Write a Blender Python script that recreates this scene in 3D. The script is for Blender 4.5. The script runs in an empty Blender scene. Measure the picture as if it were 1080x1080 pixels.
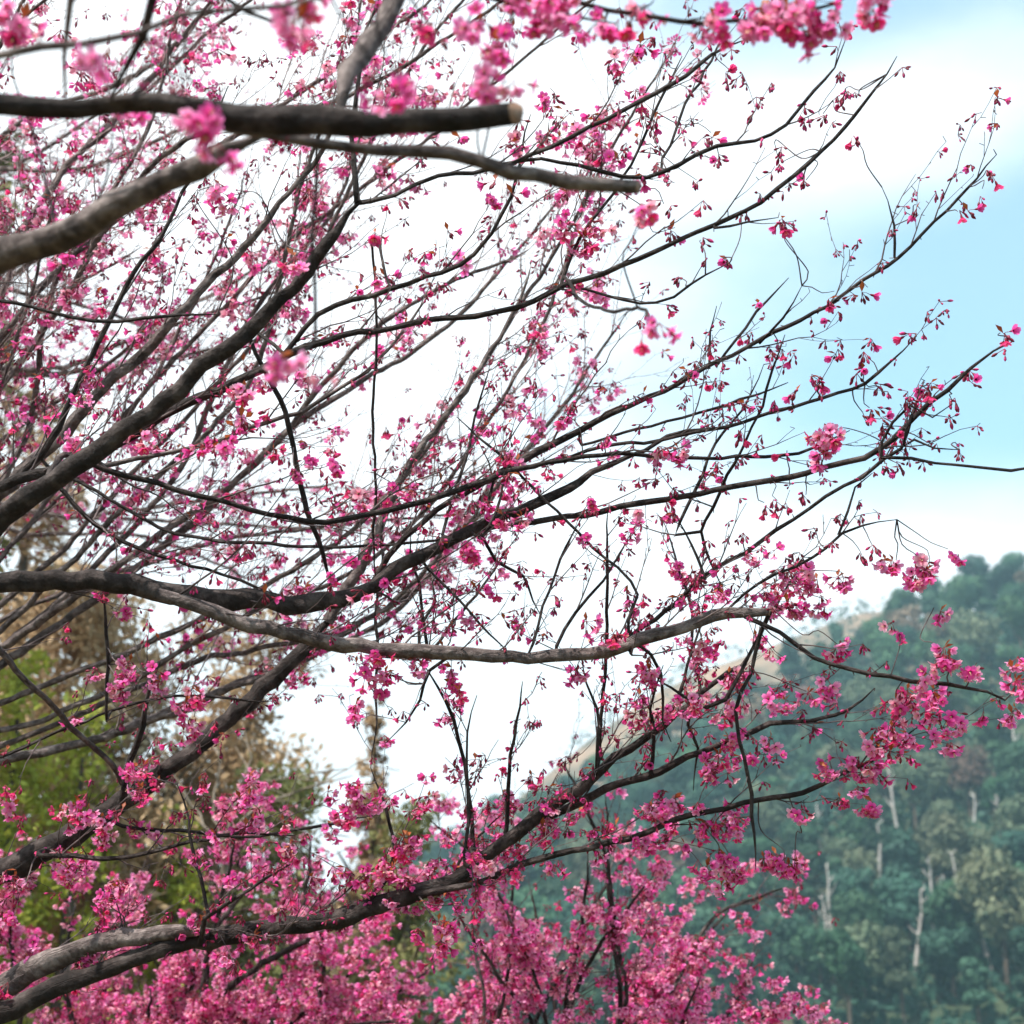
import bpy, math, random
import numpy as np
from mathutils import Vector, Matrix, noise
random.seed(11); rng = np.random.default_rng(5)
R = math.radians
S = bpy.context.scene
COL = S.collection

# ------------------------------------------------------------------ camera
FOV = R(40); F = 540/math.tan(FOV/2); PITCH = R(21); EYE = Vector((0, 0, 1.6))
cd = bpy.data.cameras.new("camera"); cam = bpy.data.objects.new("camera", cd); COL.objects.link(cam)
cam.location = EYE; cam.rotation_euler = (R(90)+PITCH, 0, 0)
cd.sensor_width = 36; cd.lens = 18/math.tan(FOV/2); cd.clip_start = .05; cd.clip_end = 9000
cd.dof.use_dof = True; cd.dof.focus_distance = 3.9; cd.dof.aperture_fstop = 3.4
S.camera = cam
RC = Matrix.Rotation(R(90)+PITCH, 3, 'X')
RCn = np.array(RC); EYEn = np.array(EYE)
def at(px, py, d):
    """pixel (1080 frame) and depth along the view axis -> world point"""
    return EYEn + RCn @ np.array([(px-540)/F*d, (540-py)/F*d, -d])
def pix(p):
    v = RCn.T @ (np.asarray(p)-EYEn)
    d = -v[2]
    if d < .05: return (-9999, -9999, d)
    return (540+v[0]/d*F, 540-v[1]/d*F, d)

# ------------------------------------------------------------------ sky, sun, exposure
SUN_EL, SUN_AZ = R(58), R(-140)      # azimuth from +Y, clockwise; behind the viewer's left shoulder
w = bpy.data.worlds.new("World"); S.world = w; w.use_nodes = True
nt = w.node_tree; N = nt.nodes; L = nt.links; N.clear()
def nd(t, **k):
    n = N.new(t)
    for a, b in k.items(): setattr(n, a, b)
    return n
sky = nd('ShaderNodeTexSky', sky_type='NISHITA', sun_disc=False, sun_elevation=SUN_EL, sun_rotation=SUN_AZ, altitude=300, air_density=1.0, dust_density=.6, ozone_density=.25)
bg1 = nd('ShaderNodeBackground'); bg1.inputs[1].default_value = .15
bg2 = nd('ShaderNodeBackground'); bg2.inputs[0].default_value = (1, .985, 1, 1); bg2.inputs[1].default_value = .88
tc = nd('ShaderNodeTexCoord'); mp = nd('ShaderNodeMapping'); mp.inputs['Scale'].default_value = (1, 1, 2.2); mp.inputs['Location'].default_value = (.3, .1, .55)
nz = nd('ShaderNodeTexNoise'); nz.inputs['Scale'].default_value = 2.6; nz.inputs['Detail'].default_value = 6; nz.inputs['Roughness'].default_value = .52
L.new(tc.outputs['Generated'], mp.inputs[0]); L.new(mp.outputs[0], nz.inputs['Vector'])
sx = nd('ShaderNodeSeparateXYZ'); L.new(tc.outputs['Generated'], sx.inputs[0])
m1 = nd('ShaderNodeMath', operation='MULTIPLY_ADD'); m1.inputs[1].default_value = -1.6   # thicker cloud towards the left
L.new(sx.outputs['X'], m1.inputs[0]); L.new(nz.outputs['Fac'], m1.inputs[2])
m2 = nd('ShaderNodeMapRange', interpolation_type='SMOOTHSTEP'); m2.inputs['From Min'].default_value = .39; m2.inputs['From Max'].default_value = .27; m2.inputs['To Min'].default_value = 0; m2.inputs['To Max'].default_value = .62   # bright cloud low down
L.new(sx.outputs['Z'], m2.inputs['Value'])
m3 = nd('ShaderNodeMath', operation='ADD'); L.new(m1.outputs[0], m3.inputs[0]); L.new(m2.outputs[0], m3.inputs[1])
q1 = nd('ShaderNodeMath', operation='SUBTRACT'); q1.inputs[1].default_value = .575; L.new(sx.outputs['Z'], q1.inputs[0])      # a bank of cloud higher up
q2 = nd('ShaderNodeMath', operation='ABSOLUTE'); L.new(q1.outputs[0], q2.inputs[0])
q3 = nd('ShaderNodeMapRange', interpolation_type='SMOOTHSTEP'); q3.inputs['From Min'].default_value = .075; q3.inputs['From Max'].default_value = 0; q3.inputs['To Max'].default_value = .30
L.new(q2.outputs[0], q3.inputs['Value']); m4 = nd('ShaderNodeMath', operation='ADD'); L.new(m3.outputs[0], m4.inputs[0]); L.new(q3.outputs[0], m4.inputs[1]); m1 = m4
mr = nd('ShaderNodeMapRange', interpolation_type='SMOOTHSTEP'); mr.inputs['From Min'].default_value = .06; mr.inputs['From Max'].default_value = .66
mr.inputs['To Min'].default_value = .20; mr.inputs['To Max'].default_value = 1.0
L.new(m1.outputs[0], mr.inputs['Value'])
mx = nd('ShaderNodeMixShader'); out = nd('ShaderNodeOutputWorld')
tn = nd('ShaderNodeMix', data_type='RGBA', blend_type='MULTIPLY'); tn.inputs[0].default_value = 1; tn.inputs[7].default_value = (.58, 1.10, 1.04, 1)
L.new(sky.outputs[0], tn.inputs[6]); L.new(tn.outputs[2], bg1.inputs[0]); L.new(mr.outputs[0], mx.inputs[0]); L.new(bg1.outputs[0], mx.inputs[1]); L.new(bg2.outputs[0], mx.inputs[2])
L.new(mx.outputs[0], out.inputs[0])
sd = bpy.data.lights.new("sun", 'SUN'); sd.energy = 4.9; sd.angle = R(.5); sd.color = (1, .955, .89)
sun = bpy.data.objects.new("sun", sd); COL.objects.link(sun)
sdir = Vector((math.sin(SUN_AZ)*math.cos(SUN_EL), math.cos(SUN_AZ)*math.cos(SUN_EL), math.sin(SUN_EL)))
sun.rotation_euler = sdir.to_track_quat('Z', 'Y').to_euler()
S.view_settings.view_transform = 'Standard'; S.view_settings.look = 'None'; S.view_settings.gamma = 1
S.view_settings.exposure = 0.92
S.cycles.max_bounces = 5; S.cycles.diffuse_bounces = 3; S.cycles.transmission_bounces = 3; S.cycles.volume_bounces = 0
S.cycles.transparent_max_bounces = 6; S.cycles.caustics_reflective = False; S.cycles.caustics_refractive = False

# ------------------------------------------------------------------ materials
def mat(name, cols, scale=8., rough=.85, bump=0., bscale=None, transl=0., attr=None, objrand=0., coord='Object', stretch=(1,1,1), spec=.3, detail=6):
    m = bpy.data.materials.new(name); m.use_nodes = True
    nt = m.node_tree; N = nt.nodes; L = nt.links; N.clear()
    o = N.new('ShaderNodeOutputMaterial'); b = N.new('ShaderNodeBsdfPrincipled')
    b.inputs['Roughness'].default_value = rough; b.inputs['Specular IOR Level'].default_value = spec
    t = N.new('ShaderNodeTexCoord'); mp = N.new('ShaderNodeMapping'); mp.inputs['Scale'].default_value = stretch
    L.new(t.outputs[coord], mp.inputs[0])
    n = N.new('ShaderNodeTexNoise'); n.inputs['Scale'].default_value = scale; n.inputs['Detail'].default_value = detail
    L.new(mp.outputs[0], n.inputs['Vector'])
    r = N.new('ShaderNodeValToRGB'); e = r.color_ramp.elements
    pos = np.linspace(.33, .68, len(cols))
    e[0].position = pos[0]; e[0].color = (*cols[0], 1); e[1].position = pos[-1]; e[1].color = (*cols[-1], 1)
    for p, c in list(zip(pos, cols))[1:-1]: x = e.new(p); x.color = (*c, 1)
    L.new(n.outputs['Fac'], r.inputs[0]); c = r.outputs[0]
    if attr:
        a = N.new('ShaderNodeAttribute'); a.attribute_name = attr
        mm = N.new('ShaderNodeMix'); mm.data_type = 'RGBA'; mm.blend_type = 'MULTIPLY'; mm.inputs[0].default_value = 1
        L.new(c, mm.inputs[6]); L.new(a.outputs['Color'], mm.inputs[7]); c = mm.outputs[2]
    if objrand:
        oi = N.new('ShaderNodeObjectInfo'); h = N.new('ShaderNodeHueSaturation')
        q = N.new('ShaderNodeMapRange'); q.inputs['To Min'].default_value = 1-objrand; q.inputs['To Max'].default_value = 1+objrand
        L.new(oi.outputs['Random'], q.inputs['Value']); L.new(q.outputs[0], h.inputs['Value'])
        mu = N.new('ShaderNodeMath'); mu.operation = 'MULTIPLY'; mu.inputs[1].default_value = 7.31
        fr = N.new('ShaderNodeMath'); fr.operation = 'FRACT'; L.new(oi.outputs['Random'], mu.inputs[0]); L.new(mu.outputs[0], fr.inputs[0])
        q2 = N.new('ShaderNodeMapRange'); q2.inputs['To Min'].default_value = .46; q2.inputs['To Max'].default_value = .53
        L.new(fr.outputs[0], q2.inputs['Value']); L.new(q2.outputs[0], h.inputs['Hue'])
        L.new(c, h.inputs['Color']); c = h.outputs[0]
    L.new(c, b.inputs['Base Color'])
    if bump:
        n2 = N.new('ShaderNodeTexNoise'); n2.inputs['Scale'].default_value = bscale or scale*3; n2.inputs['Detail'].default_value = 5
        L.new(mp.outputs[0], n2.inputs['Vector'])
        bp = N.new('ShaderNodeBump'); bp.inputs['Strength'].default_value = bump; bp.inputs['Distance'].default_value = .01
        L.new(n2.outputs['Fac'], bp.inputs['Height']); L.new(bp.outputs[0], b.inputs['Normal'])
    if transl:
        tr = N.new('ShaderNodeBsdfTranslucent'); L.new(c, tr.inputs[0])
        ms = N.new('ShaderNodeMixShader'); ms.inputs[0].default_value = transl
        L.new(b.outputs[0], ms.inputs[1]); L.new(tr.outputs[0], ms.inputs[2]); L.new(ms.outputs[0], o.inputs[0])
    else: L.new(b.outputs[0], o.inputs[0])
    return m
M = {}
# cherry bark: UV based (u round, v along in metres): dark bark, pale lichen, ring-like lenticels
def bark(name, dark, mid, pale, ring=.5):
    m = bpy.data.materials.new(name); m.use_nodes = True
    nt = m.node_tree; N = nt.nodes; L = nt.links; N.clear()
    o = N.new('ShaderNodeOutputMaterial'); b = N.new('ShaderNodeBsdfPrincipled'); b.inputs['Roughness'].default_value = .8; b.inputs['Specular IOR Level'].default_value = .25
    t = N.new('ShaderNodeTexCoord')
    n = N.new('ShaderNodeTexNoise'); n.inputs['Scale'].default_value = 16; n.inputs['Detail'].default_value = 8; n.inputs['Roughness'].default_value = .65
    L.new(t.outputs['Object'], n.inputs['Vector'])
    r = N.new('ShaderNodeValToRGB'); e = r.color_ramp.elements
    e[0].position = .34; e[0].color = (*dark, 1); e[1].position = .66; e[1].color = (*pale, 1); x = e.new(.5); x.color = (*mid, 1)
    L.new(n.outputs['Fac'], r.inputs[0])
    mp = N.new('ShaderNodeMapping'); mp.inputs['Scale'].default_value = (5, 34, 1); L.new(t.outputs['UV'], mp.inputs[0])
    n2 = N.new('ShaderNodeTexNoise'); n2.inputs['Scale'].default_value = 1; n2.inputs['Detail'].default_value = 4; L.new(mp.outputs[0], n2.inputs['Vector'])
    q = N.new('ShaderNodeMapRange'); q.inputs['From Min'].default_value = .5; q.inputs['From Max'].default_value = .66; q.inputs['To Max'].default_value = ring
    L.new(n2.outputs['Fac'], q.inputs['Value'])
    mm = N.new('ShaderNodeMix'); mm.data_type = 'RGBA'; mm.inputs[7].default_value = (*[c*1.5 for c in pale], 1)
    L.new(q.outputs[0], mm.inputs[0]); L.new(r.outputs[0], mm.inputs[6]); L.new(mm.outputs[2], b.inputs['Base Color'])
    ad = N.new('ShaderNodeMath'); ad.operation = 'ADD'; L.new(n.outputs['Fac'], ad.inputs[0]); L.new(n2.outputs['Fac'], ad.inputs[1])
    bp = N.new('ShaderNodeBump'); bp.inputs['Strength'].default_value = .9; bp.inputs['Distance'].default_value = .012
    L.new(ad.outputs[0], bp.inputs['Height']); L.new(bp.outputs[0], b.inputs['Normal']); L.new(b.outputs[0], o.inputs[0])
    return m
M['bark'] = bark('cherry_bark', (.009, .006, .005), (.024, .016, .014), (.085, .066, .06), .12)
M['bark_grey'] = bark('weathered_cherry_bark', (.035, .025, .023), (.10, .075, .07), (.24, .195, .18), .35)
M['twig'] = mat('twig_bark', [(.035, .025, .026), (.09, .065, .064), (.19, .145, .14)], 22, .75)
M['twig_dark'] = mat('dark_twig_bark', [(.012, .010, .012), (.028, .020, .024), (.06, .045, .05)], 22, .75)
M['twig_grey'] = mat('grey_twig_bark', [(.14, .10, .10), (.28, .21, .20), (.42, .34, .33)], 22, .8)
M['cut'] = mat('sawn_wood', [(.24, .13, .09), (.36, .22, .15)], 60, .9)
M['petal'] = mat('petal', [(.92, .92, .92), (1, 1, 1)], 90, .6, transl=.5, attr='tint', spec=.2)
M['calyx'] = mat('calyx', [(.16, .008, .022), (.30, .02, .04)], 60, .55)
M['bud'] = mat('bud', [(.9, .9, .9), (1, 1, 1)], 60, .5, attr='tint')
M['leaf'] = mat('bronze_leaf', [(.30, .06, .025), (.42, .12, .03)], 30, .5, transl=.35)
M['stamen'] = mat('stamen', [(.8, .45, .35), (.9, .7, .4)], 50, .6)
M['ground'] = mat('ground_soil_and_grass', [(.045, .055, .02), (.09, .075, .04), (.13, .10, .06)], .8, .95, bump=.6, bscale=9)
M['hill'] = mat('forest_floor', [(.02, .04, .02), (.05, .07, .035), (.09, .08, .05)], .03, .95)
M['tan'] = mat('dry_grass_slope', [(.08, .065, .035), (.20, .13, .075), (.30, .19, .115)], .05, .95)
M['bank'] = mat('dry_bank', [(.10, .06, .03), (.20, .125, .06), (.16, .13, .05)], 1.2, .95, bump=.7, bscale=6)
for k, c in dict(hg1=[(.012, .045, .030), (.035, .10, .055)], hg2=[(.028, .085, .045), (.065, .14, .07)], hg3=[(.055, .085, .045), (.12, .14, .08)],
                 hg4=[(.12, .09, .06), (.24, .17, .11)]).items():
    M[k] = mat('foliage_'+{'hg1': 'dark_evergreen', 'hg2': 'mid_green', 'hg3': 'olive', 'hg4': 'russet'}[k], c, .35, .7, transl=.2, objrand=.35)
M['pale_trunk'] = mat('pale_trunk', [(.30, .27, .24), (.50, .46, .42)], 1.5, .9)
M['sapling'] = mat('pale_sapling_bark', [(.14, .11, .08), (.28, .23, .18)], 6, .9)
M['brown_leaf'] = mat('dry_brown_foliage', [(.20, .13, .07), (.40, .27, .15), (.54, .40, .25)], 1.6, .8, transl=.3)
M['green_leaf'] = mat('bright_green_foliage', [(.16, .20, .025), (.40, .42, .06), (.62, .62, .12)], 1.2, .6, transl=.35)
M['olive_leaf'] = mat('olive_foliage', [(.08, .10, .03), (.18, .18, .06), (.32, .27, .12)], 1.2, .7, transl=.3)
M['dark_trunk'] = mat('shrub_trunk', [(.05, .035, .025), (.12, .09, .065)], 5, .9)

# ------------------------------------------------------------------ mesh helpers
class Buf:
    """collects tubes and template copies, then builds one mesh object"""
    def __init__(s): s.v = []; s.f = []; s.m = []; s.t = []; s.uv = []; s.n = 0; s.smooth = []
    def add(s, v, f, m=0, tint=None, uv=None):
        f = [tuple(i+s.n for i in q) for q in f]
        s.v.append(v); s.f.extend(f); s.n += len(v)
        s.m.extend([m]*len(f) if isinstance(m, int) else m)
        s.t.append(np.ones((len(v), 3)) if tint is None else tint)
        s.uv.append(np.zeros((len(v), 2)) if uv is None else uv)
    def build(s, name, mats, parent=None, base=None, smooth=True):
        if not s.n: return None
        V = np.concatenate(s.v)
        if base is not None: V = V-np.asarray(base)
        me = bpy.data.meshes.new(name); me.from_pydata(V.tolist(), [], s.f)
        for x in (mats if isinstance(mats, (list, tuple)) else [mats]): me.materials.append(x)
        me.polygons.foreach_set('material_index', s.m)
        T = np.concatenate(s.t); a = me.attributes.new('tint', 'FLOAT_COLOR', 'POINT')
        a.data.foreach_set('color', np.hstack([T, np.ones((len(T), 1))]).astype(np.float32).ravel())
        UV = np.concatenate(s.uv); li = np.empty(len(me.loops), np.int32); me.loops.foreach_get('vertex_index', li)
        ul = me.uv_layers.new(name='UVMap'); ul.data.foreach_set('uv', UV[li].astype(np.float32).ravel())
        me.polygons.foreach_set('use_smooth', [smooth]*len(me.polygons)); me.update()
        o = bpy.data.objects.new(name, me); COL.objects.link(o)
        if parent is not None: o.parent = parent
        return o
def smoothpath(P, step):
    """Catmull-Rom through rows of P (any columns; first three are xyz)"""
    P = np.asarray(P, float)
    if len(P) < 3: 
        n = max(2, int(np.linalg.norm(P[1, :3]-P[0, :3])/step)+1)
        return np.array([P[0]*(1-t)+P[1]*t for t in np.linspace(0, 1, n)])
    Q = np.vstack([2*P[0]-P[1], P, 2*P[-1]-P[-2]]); out = []
    for i in range(1, len(Q)-2):
        a, b, c, d = Q[i-1:i+3]; n = max(1, int(np.linalg.norm(c[:3]-b[:3])/step))
        for k in range(n):
            t = k/n; out.append(.5*((2*b)+(-a+c)*t+(2*a-5*b+4*c-d)*t*t+(-a+3*b-3*c+d)*t**3))
    out.append(Q[-2]); return np.array(out)
CUTV = True
def unit(v): return v/(np.linalg.norm(v)+1e-9)
def tube(buf, P, rad, sides=5, m=0, cap=False, capm=None, knob=0., seed=0):
    P = np.asarray(P, float); n = len(P); rad = np.asarray(rad, float)
    T = np.gradient(P, axis=0); T /= np.linalg.norm(T, axis=1)[:, None]+1e-9
    u = np.cross(T[0], [0.31, .2, .93]); u /= np.linalg.norm(u)+1e-9
    ang = np.arange(sides)*2*math.pi/sides; ca, sa = np.cos(ang)[:, None], np.sin(ang)[:, None]
    vs = []; uvs = []; l = 0
    for i in range(n):
        u = u-T[i]*np.dot(u, T[i]); u /= np.linalg.norm(u)+1e-9; v = np.cross(T[i], u)
        r = rad[i]
        if knob:
            rr = np.array([[r*(1+knob*noise.noise(Vector((l*14+seed, math.cos(a)*.8, math.sin(a)*.8)))+.5*knob*noise.noise(Vector((l*45+seed, math.cos(a)*1.6, math.sin(a)*1.6))))] for a in ang])
        else: rr = r
        tilt = 0
        if capm is not None and cap and i == n-1 and knob and CUTV: tilt = 1
        ring = P[i]+(u*ca+v*sa)*rr
        if tilt:
            off = (ring-P[i]) @ unit(EYEn-P[i]); ring = ring-T[i]*(off*.9+rng.normal(0, .12*r, sides))[:, None]
        vs.append(ring)
        uvs.append(np.column_stack([np.arange(sides)/sides, np.full(sides, l)]))
        if i < n-1: l += np.linalg.norm(P[i+1]-P[i])
    f = [(i*sides+k, i*sides+(k+1) % sides, (i+1)*sides+(k+1) % sides, (i+1)*sides+k) for i in range(n-1) for k in range(sides)]
    ms = [m]*len(f)
    if cap: f.append(tuple((n-1)*sides+k for k in range(sides))); ms.append(m if capm is None else capm)
    buf.add(np.vstack(vs), f, ms, uv=np.vstack(uvs))
def empty(name, loc, label, cat, group=None):
    o = bpy.data.objects.new(name, None); COL.objects.link(o); o.location = loc; o.empty_display_size = .3
    o['label'] = label; o['category'] = cat
    if group: o['group'] = group
    return o

# ------------------------------------------------------------------ blossom templates (metres; the stalk hangs from the origin along -Z)
def rotm(ax, a):
    return np.array(Matrix.Rotation(a, 3, Vector(ax)))
def randrot_down(tilt):
    a = random.uniform(0, 2*math.pi); t = random.uniform(0, tilt)
    return rotm((0, 0, 1), a) @ rotm((1, 0, 0), t) @ rotm((0, 0, 1), random.uniform(0, 6.28))
PINKS = [((.88, .035, .33), (1., .32, .68)), ((.82, .02, .26), (1., .17, .54)), ((.92, .10, .38), (1., .52, .76)), ((.72, .014, .14), (.92, .10, .30)), ((.92, .17, .33), (1., .62, .70))]
def flower(buf, org, rot, s, hi=True, open_=.6, pal=0, stalk=.018):
    """material slots: 0 petal, 1 calyx, 2 stamen"""
    c0, c1 = (np.array(x) for x in PINKS[pal])
    tp = org+rot @ np.array([0, 0, -stalk*s])
    bend = org+rot @ np.array([.002*s, 0, -stalk*.5*s])
    tube(buf, [org, bend, tp], [.0007*s, .0007*s, .001*s] if hi else [.0011*s]*3, 3, 1)
    # calyx bell
    n = 5 if hi else 4; ang = np.arange(n)*2*math.pi/n
    rings = [(0, .0014), (-.004, .0028), (-.0085, .0030), (-.0105, .0026)] if hi else [(0, .0015), (-.009, .0034)]
    v = np.vstack([np.column_stack([np.cos(ang)*r, np.sin(ang)*r, np.full(n, z)]) for z, r in rings])*s
    f = [(i*n+k, i*n+(k+1) % n, (i+1)*n+(k+1) % n, (i+1)*n+k) for i in range(len(rings)-1) for k in range(n)]
    buf.add((rot @ v.T).T+tp, f, 1)
    z0 = -.0085
    sp = .35+open_*.95            # petal splay from the axis
    for k in range(5):
        a = k*2*math.pi/5+random.uniform(-.12, .12); spk = sp+random.uniform(-.18, .18)
        if hi:
            rows = [(0, .0018, 0), (.005, .0045, .1), (.010, .0064, .25), (.0145, .0050, .42), (.0165, .0022, .5)]
            pv = []; tint = []
            for j, (l, wd, cu) in enumerate(rows):
                th = spk*(.55+cu)
                for q in (-1, 0, 1):
                    notch = -.0018 if (j == 4 and q == 0) else 0
                    rad = .0022+math.sin(th)*(l+notch); z = z0-math.cos(th)*(l+notch)+(.0014*abs(q) if 0 < j < 4 else 0)
                    pv.append((rad, q*wd, z)); t = l/.0165
                    tint.append(c0*(1-t)+c1*t)
            fs = [(j*3+q, j*3+q+1, (j+1)*3+q+1, (j+1)*3+q) for j in range(4) for q in range(2)]
        else:
            th = spk*.85; c, sn = math.cos(th), math.sin(th)
            pv = [(.002, 0, z0), (.002+sn*.010, .0062, z0-c*.010), (.002+sn*.0165, 0, z0-c*.0165), (.002+sn*.010, -.0062, z0-c*.010)]
            tint = [c0, (c0+c1)/2, c1, (c0+c1)/2]; fs = [(0, 1, 2, 3)]
        pv = np.array(pv)*s; ca, sa = math.cos(a), math.sin(a)
        rz = np.array([[ca, -sa, 0], [sa, ca, 0], [0, 0, 1]])
        buf.add((rot @ rz @ pv.T).T+tp, fs, 0, tint=np.array(tint))
    if hi and open_ > .4:
        for k in range(6):
            a = random.uniform(0, 6.28); rr = random.uniform(.001, .0045); l = random.uniform(.013, .018)
            e = tp+rot @ (np.array([math.cos(a)*rr, math.sin(a)*rr, z0-l+.004])*s)
            tube(buf, [tp+rot @ (np.array([0, 0, z0])*s), e], [.0003*s, .0006*s], 3, 2)
def bud(buf, org, rot, s, col, stalk=.010, hi=True):
    tp = org+rot @ np.array([0, 0, -stalk*s]); n = 5 if hi else 3; ang = np.arange(n)*2*math.pi/n
    tube(buf, [org, tp], [.0009*s, .0010*s], 3, 1)
    rings = [(0, .0012), (-.004, .0030), (-.009, .0034), (-.013, .0016), (-.0145, .0003)]
    v = np.vstack([np.column_stack([np.cos(ang)*r, np.sin(ang)*r, np.full(n, z)]) for z, r in rings])*s
    f = [(i*n+k, i*n+(k+1) % n, (i+1)*n+(k+1) % n, (i+1)*n+k) for i in range(4) for k in range(n)]
    t = np.vstack([np.tile(c, (n, 1)) for c in (np.array((.10, .008, .015)), np.array((.16, .01, .025)), np.array(col), np.array(col), np.array(col))])
    buf.add((rot @ v.T).T+tp, f, 3, tint=t)
def leaf(buf, org, rot, s):
    v = np.array([(0, 0, 0), (.006, .004, .012), (0, .003, .024), (-.006, .004, .012), (0, .001, .012)])*s
    buf.add((rot @ v.T).T+org, [(0, 1, 4), (1, 2, 4), (2, 3, 4), (3, 0, 4)], 4)
BM = [M['petal'], M['calyx'], M['stamen'], M['bud'], M['leaf']]
def cluster(buf, org, s, nfl, nbud, hi=True, nleaf=0, pal=None, open_=.6):
    for k in range(nfl):
        p = pal if pal is not None else random.choices(range(5), [3, 3, 3, 1.5, 1.5] if hi else [3, 1.5, 4.5, .6, 3])[0]
        flower(buf, org, randrot_down(1.5), s*random.uniform(.85, 1.15), hi, random.uniform(open_-.25, open_+.35), p, random.uniform(.010, .026))
    for k in range(nbud):
        c = random.choice([(.35, .012, .07), (.52, .02, .15), (.22, .01, .035), (.62, .035, .2)])
        bud(buf, org, randrot_down(1.5), s*random.uniform(.8, 1.2), c, random.uniform(.004, .02), hi)
    for k in range(nleaf):
        leaf(buf, org, rotm((random.random(), random.random(), random.random()), random.uniform(0, 3)), s*random.uniform(.7, 1.4))
def proto_mesh(fn, name):
    b = Buf(); fn(b); o = b.build(name, BM); me = o.data; bpy.data.objects.remove(o); return me
Z = np.zeros(3)
PROTO = {
 'hi': [proto_mesh(lambda b, i=i: cluster(b, Z, 1, 3+i % 4, i % 3, True, i % 2 * 2), 'blossom_cluster') for i in range(14)],
 'lo': [proto_mesh(lambda b, i=i: cluster(b, Z, 1.12, 4+i % 4, i % 3, False, 0), 'blossom_cluster') for i in range(10)],
 'bud': [proto_mesh(lambda b, i=i: cluster(b, Z, 1, 0, 3+i % 3, True, 0), 'bud_cluster') for i in range(8)],
 'budpink': [proto_mesh(lambda b, i=i: cluster(b, Z, 1, 1, 2+i % 3, True, i % 2, pal=[3, 1][i % 2], open_=.25), 'bud_cluster') for i in range(8)],
}
def proto_arrays(me):
    v = np.empty(len(me.vertices)*3); me.vertices.foreach_get('co', v)
    t = np.empty(len(me.vertices)*4, np.float32); me.attributes['tint'].data.foreach_get('color', t)
    mi = np.empty(len(me.polygons), np.int32); me.polygons.foreach_get('material_index', mi)
    return v.reshape(-1, 3), [tuple(p.vertices) for p in me.polygons], mi.tolist(), t.reshape(-1, 4)[:, :3]
PARR = {k: [proto_arrays(m) for m in v] for k, v in PROTO.items()}

# ------------------------------------------------------------------ cherry trees
GRID = np.array([[.16, .12, .11, .12, .07, .03],
                 [.12, .08, .065, .07, .04, .06],
                 [.13, .08, .06, .08, .07, .06],
                 [.12, .12, .11, .16, .55, .60],
                 [.22, .20, .36, .46, .55, .45],
                 [.62, .62, .66, .66, .50, .25]])
def dens(px, py):
    x = min(max(px/216-.5, 0), 4.999); y = min(max(py/216-.5, 0), 4.999); i, j = int(y), int(x); a, b = y-i, x-j
    return (GRID[i, j]*(1-a)*(1-b)+GRID[i, j+1]*(1-a)*b+GRID[i+1, j]*a*(1-b)+GRID[i+1, j+1]*a*b)
def unit(v): return v/(np.linalg.norm(v)+1e-9)
RIGHT = RCn @ np.array([1, 0, 0]); UP = RCn @ np.array([0, 1, 0]); FWD = RCn @ np.array([0, 0, -1])
def inview(p, m=60):
    x, y, d = pix(p); return -m < x < 1080+m and -m < y < 1080+m
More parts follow.
